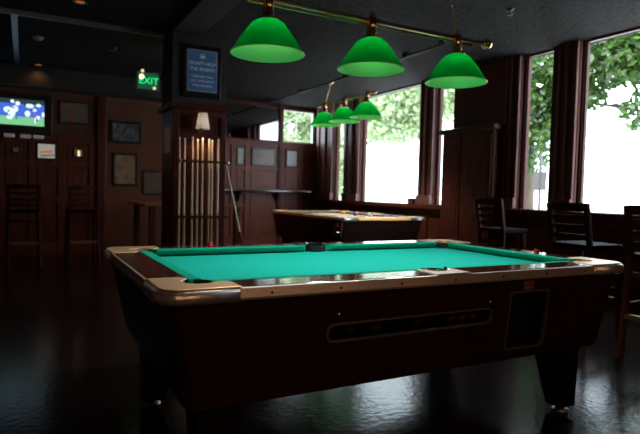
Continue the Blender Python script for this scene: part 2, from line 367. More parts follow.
        MB().box(sx0-.02, sx1+.02, .058, .062, sz0-.003, sz1+.03).build('dimming_sheet', sg, T)  # tinted sheet added behind the slot to darken the balls
        frame(door, ((dx0+dx1)/2, (dz0+dz1)/2), .010, 'cue_ball_door_frame', MAT['dull_steel'])
        dm = MB().box(dx0-.01, dx1+.01, .12, .13, dz0-.01, dz1+.01).box(dx0-.01, dx1+.01, .06, .12, dz0-.012, dz0-.004).box(dx0-.012, dx0-.004, .06, .12, dz0, dz1).box(dx1+.004, dx1+.012, .06, .12, dz0, dz1)
        dm.box(dx0-.01, dx1+.01, .06, .12, dz1+.004, dz1+.012)
        dm.build('cue_ball_recess', black, T)
        cm = MB().box(1.60, 1.68, .085, .12, .50, .62).box(1.545, 1.60, .09, .12, .555, .575)
        cm.build('ball_gate', mat('gate_steel', (.1, .1, .11), .3, .9), T, bevel=.004)
        pl = MB().box(1.588, 1.664, yn(.72)-.004, yn(.72)+.004, .700, .748); pl.cur = 1
        pl.box(1.592, 1.660, yn(.72)-.0045, yn(.72)-.003, .722, .744); pl.cur = 2
        for i in range(4): pl.box(1.597+i*.016, 1.607+i*.016, yn(.72)-.0047, yn(.72)-.003, .703, .720)
        pl.build('instruction_plate', [black, mat('orange_print', (.30, .06, .03), .4), mat('grey_print', (.25, .25, .26), .4)], T)
        for bx, bz in ((.646, .670), (1.405, .664)):
            MB().lathe([(.0005, .0), (.007, .001), (.009, .004)], (0, 0, 0), 12).build('bolt', brass, T).matrix_local = Matrix.Translation((bx, yn(bz)-.005, bz)) @ Matrix.Rotation(-PI/2, 4, 'X')
    # legs and levellers
    for lx, sx in ((.235, -1), (TL-.215, 1)):
        for ly, sy in ((.22, -1), (TW-.22, 1)):
            ox, oy = lx, ly
            topq = [(ox-.105, oy-.08), (ox+.085, oy-.08), (ox+.085, oy+.08), (ox-.105, oy+.08)] if sx > 0 else [(ox-.085, oy-.08), (ox+.105, oy-.08), (ox+.105, oy+.08), (ox-.085, oy+.08)]
            bx = ox+sx*.028; by = oy+sy*.02
            botq = [(bx-.055, by-.05), (bx+.055, by-.05), (bx+.055, by+.05), (bx-.055, by+.05)]
            lg = MB().prism(botq, .035, .385, topq).build('leg', legm, T, bevel=.008)
            MB().lathe([(.0005, 0), (.042, 0), (.045, .012), (.03, .02), (.014, .024), (.014, .037)], (bx, by, 0), 20).build('foot_leveller', MAT.get('dull_steel') or mat('dull_steel', (.16, .155, .16), .35, .9), lg)
    # thin metal edges on the two far corners of the cabinet
    for x, q in ((.003, 1), (TL-.003, -1)):
        MB().tube([(x+q*.012, TW-.022, .755), (x+q*.035, TW-.032, .68), (x+q*.072, TW-.045, .54)], .005, 8).build('corner_edging', alum, T)
    return T
T1 = pool_table('large pool table with teal cloth and chrome corners, nearest in the room', (0, 0, 0), 0, True)
T2 = pool_table('far pool table under the small row of green lamps by the windows', (4.58, 4.40, 0), PI/2, False,
    mat('sand_felt', (.42, .36, .26), .8, col2=(.48, .41, .30), scale=(50, 50, 50)), mat('sand_cushion', (.36, .30, .2), .8), mat('amber_rail', (.42, .19, .06), .2, col2=(.5, .25, .09), scale=(3, 50, 50), coat=.5), mat('amber_trim', (.85, .42, .10), .4, .5))
# coin mechanism on the far table's long side facing the room (local y = TW)
cm = MB().box(.04, .22, TW-.034, TW-.012, .56, .75).build('coin_plate', mat('coin_plate_brown', (.05, .012, .008), .4), T2, bevel=.004)
MB().box(.09, .155, TW-.013, TW-.008, .665, .72).build('coin_label', mat('coin_label_print', (.75, .55, .45), .5, col2=(.8, .25, .08), scale=(1, 1, 30), thr=(.49, .5)), cm)
MB().tube([(.075, TW-.012, .60), (.075, TW+.03, .60)], .016, 12).build('coin_knob', chrome, cm)
MB().tube([(.075, TW-.005, .60), (.20, TW-.005, .597)], .006, 8).build('coin_slide', chrome, cm)

# balls
BALL = [((.75,.45,.02), 'yellow'), ((.02,.05,.35), 'blue'), ((.6,.02,.015), 'red'), ((.12,.02,.2), 'purple'), ((.75,.18,.01), 'orange'), ((.0,.2,.06), 'green'), ((.25,.02,.02), 'maroon'), ((.85,.8,.68), 'white')]
def ballobj(loc, ci, label, group):
    col, nm = BALL[ci]
    o = MB().ball((0,0,0), .0286, 10).build('pool_ball', mat(nm+'_ball', col, .1, coat=.5), loc=loc)
    return tag(o, label, 'ball', group)
wh = ['first', 'second', 'third', 'fourth', 'fifth', 'sixth', 'seventh', 'eighth']
for i, (x, ci) in enumerate(((.66, 5), (.745, 2), (.865, 4), (1.07, 2), (1.255, 4), (1.315, 0), (1.38, 4))):
    ballobj((x, .115, .568+.0286), ci, '%s ball in the side return slot of the near table, %s from the left' % (BALL[ci][1], wh[i]), 'balls in the return slot')
for i, (x, y_, ci) in enumerate(((4.30, 6.25, 4), (4.24, 6.05, 0), (4.33, 5.80, 4), (4.18, 5.62, 1), (4.35, 5.48, 7), (4.27, 5.20, 4), (4.10, 5.05, 7), (4.33, 4.85, 1))):
    ballobj((x, y_, .762+.0286), ci, '%s ball lying on the far pool table, %s from the left' % (BALL[ci][1], wh[i]), 'balls on the far pool table')
# chalk cubes on the rails
def chalk(loc, rz, label):
    c = MB().box(-.011, .011, -.011, .011, 0, .020); c.cur = 1; c.disc((0, 0, .0205), .008, ax='z')
    o = c.build('chalk_cube', [mat('red_chalk_paper', (.65, .03, .02), .6), mat('chalk_face', (.5, .1, .08), .9)], loc=loc, bevel=.001); o.rotation_euler = (0, 0, rz)
    tag(o, label, 'chalk', 'chalk cubes on the rails')
chalk((.545, TW-.055, TH), .3, 'small red chalk cube on the far long rail in front of the cue rack')
chalk((TL-.06, .50, TH), .1, 'small red chalk cube on the right end rail of the near table')

# ------------------------------------------------------------------ lamps over the tables
def shade_mat(name, col, trans, wgt=.55, rough=.5):
    m_ = bpy.data.materials.new(name); m_.use_nodes = True; N = m_.node_tree.nodes; L = m_.node_tree.links; N.clear()
    o_ = N.new('ShaderNodeOutputMaterial'); d_ = N.new('ShaderNodeBsdfDiffuse'); t_ = N.new('ShaderNodeBsdfTranslucent'); g_ = N.new('ShaderNodeBsdfGlossy')
    a_ = N.new('ShaderNodeMixShader'); b_ = N.new('ShaderNodeMixShader'); a_.inputs[0].default_value = wgt; b_.inputs[0].default_value = .05
    d_.inputs[0].default_value = (*col, 1); t_.inputs[0].default_value = (*trans, 1); g_.inputs['Roughness'].default_value = .15
    L.new(d_.outputs[0], a_.inputs[1]); L.new(t_.outputs[0], a_.inputs[2]); L.new(a_.outputs[0], b_.inputs[1]); L.new(g_.outputs[0], b_.inputs[2]); L.new(b_.outputs[0], o_.inputs[0])
    return m_
sh_out = shade_mat('green_glass_outside', (.003, .11, .045), (.003, .60, .22), .65)
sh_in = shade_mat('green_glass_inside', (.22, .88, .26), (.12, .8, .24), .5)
SP0 = [(.045, .150), (.062, .147), (.078, .134), (.105, .098), (.135, .055), (.155, .022), (.168, .004), (.170, 0)]
def bar_light(label, loc, rz, length, zshade, chain_top, spacing, power, rod_cat='lamp', s=1):
    R = empty('billiard_light', label, 'ceiling light', loc, rz)
    SP = [(a*s, b*s) for a, b in SP0]
    zb = zshade+.245*s
    MB().tube([(-length/2, 0, zb), (length/2, 0, zb)], .011, 12).build('bar', brass, R)
    MB().tube([(-length/2+.1, .0, zb-.022), (length/2-.1, 0, zb-.022)], .006, 8).build('lower_bar', brass, R)
    for s_ in (-1, 1):
        e = MB().lathe([(.0005, -.030), (.010, -.028), (.024, -.02), (.032, 0), (.024, .02), (.01, .028), (.0005, .03)], (0, 0, 0), 16).build('finial', brass, R)
        e.matrix_local = Matrix.Translation((s_*(length/2+.012), 0, zb)) @ Matrix.Rotation(PI/2, 4, 'Y')
    for i in (-1, 0, 1):
        x = i*spacing
        sh = MB().lathe([(r, zshade+z) for r, z in SP], (x, 0, 0), 48).build('lamp_shade', sh_out, R)
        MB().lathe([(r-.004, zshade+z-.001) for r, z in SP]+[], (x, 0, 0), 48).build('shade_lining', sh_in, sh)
        MB().lathe([(.1705*s, zshade-.002), (.1720*s, zshade), (.1705*s, zshade+.003), (.165*s, zshade+.001), (.1705*s, zshade-.002)], (x, 0, 0), 48).build('shade_rim', mat('pale_rim', (.45, .75, .4), .3), sh)
        MB().lathe([(a*s, zshade+b*s) for a, b in ((.0005, .150), (.045, .152), (.046, .160), (.030, .166), (.022, .176), (.028, .188), (.020, .20), (.024, .215), (.024, .258), (.012, .268), (.016, .282), (.008, .292), (.0005, .30))], (x, 0, 0), 20).build('socket', brass, R)
        MB().ball((x, 0, zshade+.118*s), .018, 8).build('bulb', mat('bulb_glow', (1, .95, .8), .5, emit=(1, .9, .65), es=3), R)
        l1 = lamp('bulb_light', 'POINT', (x, 0, zshade+.108*s), power, (1, .92, .72), shadow_soft_size=.02); l1.parent = R
        l2 = lamp('bulb_downlight', 'SPOT', (x, 0, zshade+.05), power*10, (1, .96, .88), shadow_soft_size=.03, spot_size=math.radians(120), spot_blend=.5); l2.parent = R
    # chains to the ceiling
    for s_, lean in ((-1, .12), (1, -.12)):
        x = s_*spacing*.98; top = Vector((x+lean*1.2-.04, 0, chain_top)); bot = Vector((x, 0, zb+.012)); n = int((top-bot).length/.022); ch = MB(); d = (top-bot).normalized()
        sd = d.cross(Vector((0, 1, 0))).normalized(); ot = Vector((0, 1, 0))
        for q in range(n):
            c = bot.lerp(top, (q+.5)/n); ax_ = sd if q % 2 else ot
            ring = [c+d*.0145*math.cos(2*PI*j/8)+ax_*.007*math.sin(2*PI*j/8) for j in range(9)]
            ch.tube(ring, .0022, 5, cap=False)
        ch.build('chain', brass, R)
        MB().lathe([(.0005, -.02), (.03, -.018), (.035, 0)], (top.x, 0, chain_top), 16).build('ceiling_plate', brass, R)
    return R
bar_light('large brass bar lamp with three green shades over the near table', (1.178, .68, 0), 0, 1.55, 1.748, ZC-.001, .567, 1.9)
bar_light('small far brass bar lamp with three green shades by the windows', (3.95, 5.64, 0), PI/2, 1.65, 2.205, ZC-.062, .63, 3.2, s=1.38)
# track above the far table
R = empty('ceiling_track', 'long dark track rod under the ceiling above the far pool table', 'track', (3.95, 6, ZC))
MB().tube([(0, -2.65, -.045), (0, 2.6, -.045)], .016, 8).build('rod', mat('dark_rod', (.02, .02, .02), .4), R)
for y in (-2.6, -1.9, -.4, 1.2, 2.5): MB().box(-.03, .03, y-.05, y+.05, -.04, 0).build('mount', black, R)

# ------------------------------------------------------------------ stools
def stool(label, loc, rz, group, h_back=1.12, seat=.76, first=[None]):
    if first[0]:
        o = copy_tree(first[0]); o.location = loc; o.rotation_euler = (0, 0, rz); o.scale = (1, 1, h_back/1.12); tag(o, label, 'stool', group); return o
    R = empty('bar_stool', label, 'stool', loc, rz, group); first[0] = R
    wdm = mat('stool_wood', (.045, .010, .006), .7, col2=(.08, .020, .010), scale=(30, 30, 4), spec=.2)
    for sx in (-1, 1):
        MB().sweep([(-.02, -.02), (.02, -.02), (.02, .02), (-.02, .02)], (sx*.20, -.21, 0), (sx*.18, -.17, seat)).sweep([(-.02, -.018), (.02, -.018), (.02, .018), (-.02, .018)], (sx*.18, -.17, seat), (sx*.185, -.235, h_back)).build('back_leg', wdm, R, bevel=.004)
        MB().sweep([(-.02, -.02), (.02, -.02), (.02, .02), (-.02, .02)], (sx*.20, .20, 0), (sx*.175, .16, seat-.03)).build('leg', wdm, R, bevel=.004)
        MB().box(sx*.195-.012, sx*.195+.012, -.18, .18, .38, .41).build('stretcher', wdm, R)
    MB().prism([(x, y) for x, y in arc(-.17, -.16, .03, 180, 270, 4)+arc(.17, -.16, .03, 270, 360, 4)+arc(.17, .17, .04, 0, 90, 4)+arc(-.17, .17, .04, 90, 180, 4)], seat-.03, seat+.015).build('seat', mat('black_vinyl', (.008, .006, .006), .8, spec=.1), R, bevel=.008)
    MB().box(-.19, .19, -.215, -.185, .30, .335).build('foot_rest', mat('worn_brass_strip', (.28, .17, .09), .4, .7), R)
    MB().box(-.19, .19, .175, .205, .28, .31).build('front_foot_rest', MAT['worn_brass_strip'], R)
    MB().box(-.18, .18, -.19, -.165, .60, .64).build('stretcher', wdm, R)
    for z0, z1, yy in ((.82, .86, -.178), (.90, .94, -.19), (.98, 1.02, -.20), (1.055, 1.125, -.216)):
        sl = MB(); 
        for q in range(6):
            a0 = -.185+.37*q/6; a1 = a0+.37/6; b0 = yy-.02*math.cos(PI*(a0/.37)); b1 = yy-.02*math.cos(PI*(a1/.37))
            sl.add([(a0, b0, z0), (a1, b1, z0), (a1, b1, z1), (a0, b0, z1), (a0, b0+.014, z0), (a1, b1+.014, z0), (a1, b1+.014, z1), (a0, b0+.014, z1)],
                   [(0,1,2,3), (5,4,7,6), (0,4,5,1), (3,2,6,7)]+([(0,3,7,4)] if q == 0 else [])+([(1,5,6,2)] if q == 5 else []))
        sl.build('back_slat', wdm, R)
    return R
G1, G2 = 'ladder back stools by the panelled television wall', 'ladder back stools along the windows'
stool('dark ladder back bar stool directly below the television', (-.375, 6.95, 0), 0, G1)
stool('dark ladder back bar stool right of the one under the television', (.37, 6.98, 0), .03, G1)
stool('ladder back stool before the narrow window, standing furthest along the window wall', (4.55, 2.95, 0), -PI/2, G2, 1.09)
stool('ladder back stool whose top slat crosses the bright right window, in the middle', (3.80, 1.32, 0), -PI/2-.05, G2, 1.08)
stool('reddish ladder back stool at the right edge behind the near table corner', (3.55, .48, 0), -PI/2+.06, G2, 1.08)

# ------------------------------------------------------------------ cue rack and cues
R = empty('cue_rack', 'wall cue rack with dark bars mounted on the wooden pillar', 'cue rack', (1.43, 4.575, 0))
for z in (1.43, .80):
    MB().box(-.29, .29, -.110, -.094, z-.014, z+.014).build('bar', bronze, R, bevel=.003)
    for s_ in (-1, 1): MB().tube([(s_*.275, 0, z), (s_*.275, -.10, z)], .010, 10).build('bracket', bronze, R)
for s_ in (-1, 1): MB().ball((s_*.275, -.125, 1.43), .018, 8).build('knob', chrome, R)
MB().box(-.27, .27, -.10, 0, .18, .22).build('base_shelf', mahogv, R, bevel=.004)
cue_px = (1.185, 1.244, 1.333, 1.39, 1.448, 1.526, 1.562, 1.632)
root = None
for i, x in enumerate(cue_px):
    if root is None:
        root = empty('pool_cue', '', 'cue', (x-.03, 4.50, .22))
        MB().tube([(0, 0, .62), (0, 0, 1.455)], [.0145, .0105], 10).build('shaft', maple, root)
        MB().tube([(0, 0, 0), (0, 0, .35), (0, 0, .62)], [.018, .0165, .0145], 10).build('butt', mat('tan_cue_butt', (.5, .30, .17), .3, col2=(.42, .22, .12), scale=(20, 20, 5)), root)
        MB().tube([(0, 0, 1.455), (0, 0, 1.48)], [.0105, .0100], 10).build('ferrule', white, root)
        c = root
    else:
        c = copy_tree(root); c.location = (x-.03, 4.50, .22)
    c.scale = (1, 1, 1+random.uniform(-.012, .012))
    tag(c, 'pale cue standing in the pillar rack, %s from the left' % wh[i], 'cue', 'cues in the pillar rack')
c = copy_tree(root); c.location = (2.10, 4.72, 0.004); c.rotation_euler = (0, math.radians(-13), 0); c.scale = (1, 1, 1)
for ch in c.children:
    if ch.name.startswith('butt'): ch.data = ch.data.copy(); ch.data.materials.clear(); ch.data.materials.append(buttm)
if 'group' in c: del c['group']
tag(c, 'single cue leaning against the right side of the wooden pillar', 'cue')
# sconce on the pillar
R = empty('wall_sconce', 'small white tapered wall lamp above the cues on the pillar', 'wall lamp', (1.415, 4.575, 1.79))
MB().box(-.02, .02, -.012, 0, -.03, .06).tube([(0, -.01, .02), (0, -.07, .02), (0, -.07, .05)], .006, 8).build('bracket', bronze, R)
MB().lathe([(.078, .01), (.074, .04), (.050, .19)], (0, -.08, 0), 24).build('lamp_shade', shade_mat('white_shade', (.8, .75, .7), (.9, .85, .8), .5), R)
l = lamp('sconce_light', 'POINT', (0, -.08, .09), .16, (1, .85, .65), shadow_soft_size=.02); l.parent = R
l = lamp('sconce_downlight', 'SPOT', (0, -.14, .02), 9, (1, .72, .45), shadow_soft_size=.03, spot_size=1.9, spot_blend=.9); l.parent = R

# ------------------------------------------------------------------ wartime notice on the pillar
R = empty('framed_poster', 'blue framed notice with white lettering and crown high on the pillar', 'poster', (1.42, 4.598, 2.465)); R.scale = (.88, 1, .86)
MB().box(-.255, .255, -.03, 0, -.35, .345).build('frame', mat('black_gloss_frame', (.008, .008, .009), .3), R, bevel=.01)
MB().box(-.20, .20, -.034, -.028, -.275, .275).build('mount', mat('pale_mount', (.30, .31, .32), .6), R)
MB().box(-.185, .185, -.036, -.030, -.26, .26).build('blue_print', mat('blue_paper', (.05, .17, .42), .6), R)
let = mat('pale_ink', (.92, .93, .94), .6)
for t_, z, s_ in (("DON'T HELP", .095, .061), ("THE ENEMY!", .020, .061), ("CARELESS TALK", -.075, .040), ("MAY GIVE AWAY", -.135, .040), ("VITAL SECRETS", -.195, .040)):
    text_mesh(t_, s_, let, R, (0, -.037, z), (PI/2, 0, 0))
cr = MB()
cr.box(-.032, .032, -.039, -.0365, .168, .180)
for x in (-.026, 0, .026): cr.add([(x-.013, -.038, .182), (x+.013, -.038, .182), (x, -.038, .212+(.008 if x == 0 else 0))], [(0, 1, 2)]); cr.disc((x, -.038, .216+(.008 if x == 0 else 0)), .006, 8)
cr.build('crown_emblem', let, R)
tag(MB().box(-.006, 0, -.14, .14, -.15, .15).build('paper_notice', mat('notice_paper', (.85, .82, .75), .7), loc=(1.10, 4.86, 1.68)), 'pale paper notice on the left side of the wooden pillar', 'notice')

# ------------------------------------------------------------------ exit sign
R = empty('exit_sign', 'small lit green exit sign hanging from the ceiling', 'exit sign', (1.18, 6.5, 2.635))
MB().box(-.155, .155, -.03, .03, -.125, .125).build('housing', mat('sign_housing', (.10, .11, .10), .4), R, bevel=.006)
MB().box(-.14, .14, -.034, -.029, -.11, .11).build('face', mat('sign_face', (.02, .06, .04), .3, emit=(.02, .22, .10), es=.35), R)
text_mesh('EXIT', .135, mat('green_letters', (.0, .3, .1), .5, emit=(.02, 1, .25), es=1.1), R, (.01, -.036, 0), (PI/2, 0, 0))
for x, z, s_ in ((-.09, .055, .034), (-.08, .135, .022), (.085, -.095, .022)):
    MB().ball((x, -.045, z), s_, 8).build('lamp_bulb', mat('amber_bulb_%d' % int(s_*1000), (1, .8, .5), .4, emit=(1, .62, .25) if s_ < .03 else (1, .85, .5), es=.9 if s_ < .03 else 2.0), R)
MB().tube([(0, 0, .12), (0, 0, ZC-2.635)], .012, 8).build('stem', black, R)

# ------------------------------------------------------------------ television
R = empty('television', 'wall television showing a football game at the left edge', 'television', (-.55, 8.16, 2.21))
MB().box(-.56, .57, -.09, -.005, -.30, .32).build('casing', black, R, bevel=.01)
sc = MB(); X0, X1 = -.50, .455; zz = lambda p_: .225-(p_-90)*(.40/230); xx = lambda p_: -.10+p_*(.555/310)
sc.box(X0, X1, -.094, -.088, -.175, .225)
sc.cur = 1; sc.box(X0+.001, X1-.001, -.0955, -.093, zz(245), zz(132))
sc.cur = 2; sc.box(X0+.001, X1-.001, -.0955, -.093, -.174, zz(245))
sc.cur = 3
for cx, cz, rx, rz_ in ((65,115,16,16),(105,130,20,20),(30,190,34,28),(60,215,30,38),(85,180,26,30),(195,145,36,20),(180,215,24,28),(265,135,22,15),(232,180,20,14),(262,242,18,18),(240,270,9,28),(45,255,26,20),(300,215,12,26),(-60,190,30,40),(-120,200,26,44),(-180,140,30,20)):
    sc.disc((xx(cx), -.097-.0001*rx, zz(cz)), rz_*.0017, rx=rx*.0017)
sc.cur = 4
for cx, cz, rx, rz_ in ((35,203,8,8),(95,258,9,8),(215,180,12,6),(250,265,6,18),(160,140,8,14),(20,115,18,8)):
    sc.disc((xx(cx), -.103, zz(cz)), rz_*.0017, rx=rx*.0017)
sc.cur = 5
for cx, cz, rx, rz_ in ((235,215,10,10),(75,170,8,8),(45,240,8,6)): sc.disc((xx(cx), -.1035, zz(cz)), rz_*.0017, rx=rx*.0017)
def em(n, c, s): return mat(n, (0, 0, 0), .4, emit=c, es=s)
sc.build('screen', [em('tv_dark', (.02, .05, .05), 1), em('tv_blue', (.06, .16, .75), 1), em('tv_green', (.22, .62, .30), 1), em('tv_white', (.80, .95, .95), 1.1), em('tv_navy', (.02, .04, .12), 1), em('tv_red', (.55, .12, .15), 1)], R)
for x in (-.10, .12, .30): MB().box(x, x+.15, -.085, -.03, -.37, -.31).build('speaker_grille', mat('lit_silver', (.85, .87, .9), .35, .2), R, bevel=.004)
MB().box(-.2, .2, -.01, .035, -.15, .15).build('wall_bracket', black, R)

# ------------------------------------------------------------------ pictures
def picture(label, x0, x1, z0, z1, y, fcol, pm, fw_=.03, group=None):
    cx, cz = (x0+x1)/2, (z0+z1)/2; hw, hh = (x1-x0)/2, (z1-z0)/2
    R = empty('framed_picture', label, 'picture', (cx, y, cz), 0, group)
    f = MB().box(-hw, hw, -.025, 0, hh-fw_, hh).box(-hw, hw, -.025, 0, -hh, -hh+fw_).box(-hw, -hw+fw_, -.025, 0, -hh+fw_, hh-fw_).box(hw-fw_, hw, -.025, 0, -hh+fw_, hh-fw_)
    f.build('frame', fcol, R, bevel=.003)
    MB().box(-hw+fw_*.9, hw-fw_*.9, -.012, -.002, -hh+fw_*.9, hh-fw_*.9).build('print', pm, R)
    return R
bf = mat('thin_black_frame', (.012, .010, .010), .3)
picture('wide framed team photograph to the right of the television', .12, .585, 2.12, 2.49, YT-.001, bf, mat('print_a', (.08, .14, .09), .3, col2=(.26, .08, .09), scale=(9, 9, 14), thr=(.45, .55)))
picture('wide dark framed group photograph, upper one right of the wall post', .90, 1.41, 1.865, 2.235, YT-.001, bf, mat('print_b', (.05, .055, .055), .3, col2=(.14, .15, .15), scale=(30, 30, 12), thr=(.45, .6)), .04)
picture('tall framed portrait below the group photograph', .945, 1.355, 1.14, 1.70, YT-.001, bf, mat('print_c', (.16, .11, .06), .3, col2=(.26, .20, .12), scale=(8, 8, 8), thr=(.4, .6)), .035)
picture('framed picture mostly hidden beside the pillar', 1.44, 1.80, 1.0, 1.42, YT-.001, bf, mat('print_d', (.07, .05, .035), .3, col2=(.10, .08, .05), scale=(8, 8, 8)), .03)
yp = YT-.019
picture('tiny dark framed picture in the panel under the television', -.545, -.42, 1.60, 1.72, yp, bf, mat('print_e', (.35, .28, .22), .3), .025)
R = empty('glow_picture', 'small picture glowing in place of a reflection in the middle wall panel', 'sign', (-.055, YT-.007, 1.66))  # emission stands in for a bright reflection in the picture glass
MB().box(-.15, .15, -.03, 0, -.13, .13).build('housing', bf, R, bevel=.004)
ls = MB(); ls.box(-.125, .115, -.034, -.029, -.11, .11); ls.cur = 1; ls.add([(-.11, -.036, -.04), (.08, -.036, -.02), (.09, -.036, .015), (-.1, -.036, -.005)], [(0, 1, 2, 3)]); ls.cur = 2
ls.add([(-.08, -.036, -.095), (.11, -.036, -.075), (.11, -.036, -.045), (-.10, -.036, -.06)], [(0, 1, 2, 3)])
ls.build('face', [em('glow_white', (.30, .29, .27), 1), em('glow_orange', (.5, .10, .06), 1), em('glow_olive', (.12, .16, .05), 1)], R)
R = picture('small framed mirror-like picture with its glint as a glowing patch, beside the middle panel', .33, .50, 1.58, 1.74, yp, bf, mat('print_f', (.30, .17, .09), .2), .025)
MB().box(-.018, .018, -.05, -.028, -.055, .035).build('glint_patch', em('glint_glow', (1, .75, .45), 1.1), R)  # glowing patch takes the place of a glint in the reflective frame
yp = YB-.019
picture('narrow pale framed print on the back panelling beside the leaning cue', 3.42, 3.585, 1.63, 1.99, yp, bf, mat('print_g', (.30, .32, .26), .3, col2=(.4, .42, .36), scale=(9, 9, 9)), .02)
picture('wide brown framed print under the mirror on the back panelling', 3.74, 4.28, 1.63, 1.99, yp, bf, mat('print_h', (.10, .045, .02), .3, col2=(.20, .10, .05), scale=(7, 7, 7)), .03)
picture('small white framed notice on the back panelling below the high window', 4.50, 4.80, 1.62, 2.01, yp, panelw, mat('print_i', (.62, .64, .68), .4), .035)
# mirror high on the back wall
R = empty('wall_mirror', 'wide dark mirror high on the back wall left of the small window', 'mirror', (3.75, YB, 2.50))
MB().box(-1.42, .58, -.012, -.002, -.33, .35).build('mirror_glass', mat('mirror_silver', (.28, .27, .27), .03, 1), R)
MB().box(-1.46, .62, -.03, 0, .35, .38).box(-1.46, .62, -.03, 0, -.36, -.33).box(-1.46, -1.42, -.03, 0, -.33, .35).box(.58, .62, -.03, 0, -.33, .35).build('frame', mahogv, R)

# ------------------------------------------------------------------ shelves, counter, cupboard, sill things
R = empty('drink_shelf', 'long narrow drink shelf along the back panelling', 'shelf', (3.75, YB-.036, 1.10))
MB().box(-1.38, 1.34, -.28, 0, 0, .035).build('board', mat('glossy_shelf', (.05, .02, .018), .15, coat=.5), R, bevel=.006)
for x in (-1.2, -.3, .55, 1.2): MB().add([(x-.015, 0, 0), (x-.015, -.2, 0), (x-.015, 0, -.22), (x+.015, 0, 0), (x+.015, -.2, 0), (x+.015, 0, -.22)], [(0,1,2), (5,4,3), (0,3,4,1), (1,4,5,2), (2,5,3,0)]).build('bracket', mahogv, R)
R = empty('high_table', 'high wooden table with glossy top standing behind the pillar', 'table', (1.80, 6.65, 0))
MB().box(-.74, .72, -.68, .72, .86, .90).build('tabletop', mat('amber_tabletop', (.22, .09, .035), .2, col2=(.30, .13, .05), scale=(3, 30, 30), coat=.4), R, bevel=.006)
for x in (-.62, .6):
    for y in (-.58, .6): MB().prism([(x-.04, y-.04), (x+.04, y-.04), (x+.04, y+.04), (x-.04, y+.04)], 0, .86).build('leg', mahogv, R, bevel=.004)
R = empty('tall_cupboard', 'tall dark wooden double door cupboard between the windows', 'cupboard', (XW-.11, 4.12, 0))
MB().box(-.12, .075, -.50, .50, 0, 2.0).build('body', mahogv, R, bevel=.005)
MB().box(-.16, .075, -.54, .54, 2.0, 2.07).build('cornice', mahogv, R, bevel=.012)
for a, b in ((.10, .48), (-.48, .08)):
    dr = MB().box(-.138, -.12, a, b, .12, 1.94).build('door', panelw, R, bevel=.004)
    MB().box(-.142, -.137, a+.06, b-.06, 1.1, 1.86).box(-.142, -.137, a+.06, b-.06, .2, 1.0).build('door_panel', panelw, dr, bevel=.002)
    MB().ball((-.155, .13 if a > 0 else .04, 1.05), .014, 6).build('knob', bronze, dr)
# plant on the sill
R = empty('potted_plant', 'small potted green plant on the sill at the narrow far window', 'plant', (XW-.065, 7.63, ZS+.018))
MB().lathe([(.0005, 0), (.038, 0), (.052, .11), (.056, .11), (.056, .125), (.047, .125), (.044, .1), (.0005, .1)], (0, 0, 0), 20).build('pot', mat('terracotta', (.22, .05, .03), .5), R)
lf = MB()
for i in range(60):
    a = random.uniform(0, 2*PI); el = random.uniform(.25, 1.5); ln = random.uniform(.10, .24); d = Vector((math.cos(a)*math.cos(el)*.6, math.sin(a)*math.cos(el)*.9, math.sin(el)))
    b = Vector((0, 0, .10)); t_ = b+d*ln; sd = d.cross(Vector((0, 0, 1))).normalized()*.016
    lf.add([b, b.lerp(t_, .6)+sd, t_+Vector((0, 0, -.01)), b.lerp(t_, .6)-sd], [(0, 1, 2, 3)])
def leafmat(name, c, tr_=.5, c2=None):
    m_ = shade_mat(name, c, tuple(min(1, v*1.3) for v in c), tr_)
    N = m_.node_tree.nodes; L = m_.node_tree.links
    g = N.new('ShaderNodeNewGeometry'); r = N.new('ShaderNodeValToRGB'); r.color_ramp.elements[0].color = (*c, 1); r.color_ramp.elements[1].color = (*(c2 or tuple(v*1.6 for v in c)), 1)
    L.new(g.outputs['Random Per Island'], r.inputs[0])
    for n_ in N:
        if n_.type in ('BSDF_DIFFUSE', 'BSDF_TRANSLUCENT'): L.new(r.outputs[0], n_.inputs[0])
    return m_
lf.build('leaves', leafmat('plant_leaf', (.06, .25, .05)), R, recalc=False)
tag(MB().box(-.04, .04, -.06, .06, 0, .09).box(-.043, .043, -.063, .063, .075, .093).build('wooden_box', mat('box_wood', (.12, .05, .03), .5), loc=(XW-.07, 5.52, ZS+.018), bevel=.003), 'small brown box on the sill at the right end of the big middle window', 'box')

# ------------------------------------------------------------------ ceiling fittings
def downlight(x, y, label, z=ZC, pw=.5):
    R = empty('recessed_light', label, 'ceiling light', (x, y, z), 0, 'orange recessed ceiling lights')
    MB().lathe([(.045, -.002), (.065, -.008), (.075, -.002), (.075, 0)], (0, 0, 0), 24).build('ring', bronze, R)
    MB().disc((0, 0, -.003), .044, 24, 'z').build('lens', mat('amber_lens', (.3, .1, .02), .4, emit=(1, .30, .06), es=.30), R)
    l_ = lamp('amber_light', 'SPOT', (x, y, z-.02), pw, (1, .45, .18), shadow_soft_size=.04, spot_size=2.4, spot_blend=.8)
downlight(.108, 4.30, 'amber recessed ceiling light at the top edge, nearer of the two', pw=7)
downlight(-.185, 7.75, 'amber recessed ceiling light above the television wall, farther of the two', pw=3)
downlight(1.75, 6.5, 'unseen amber light added over the high table behind the pillar', pw=40)  # extra light added out of view to warm the tabletop
R = empty('smoke_detector', 'pale round smoke detector on the ceiling at the left', 'smoke detector', (-.227, 5.99, ZC))
MB().lathe([(.0005, -.04), (.04, -.038), (.06, -.02), (.065, 0)], (0, 0, 0), 24).build('body', mat('detector_plastic', (.3, .3, .3), .5), R)
MB().lathe([(.02, -.041), (.022, -.046), (.0005, -.047)], (0, 0, 0), 12).build('vent', black, R)
R = empty('ceiling_sprinkler', 'small dark sprinkler head on the ceiling near the right windows', 'sprinkler', (3.753, 2.211, ZC))
MB().lathe([(.04, 0), (.035, -.012), (.012, -.014), (.012, -.05), (.0005, -.05)], (0, 0, 0), 16).build('body', black, R)
MB().box(-.05, .05, -.006, .006, -.035, -.025).build('arm', black, R)
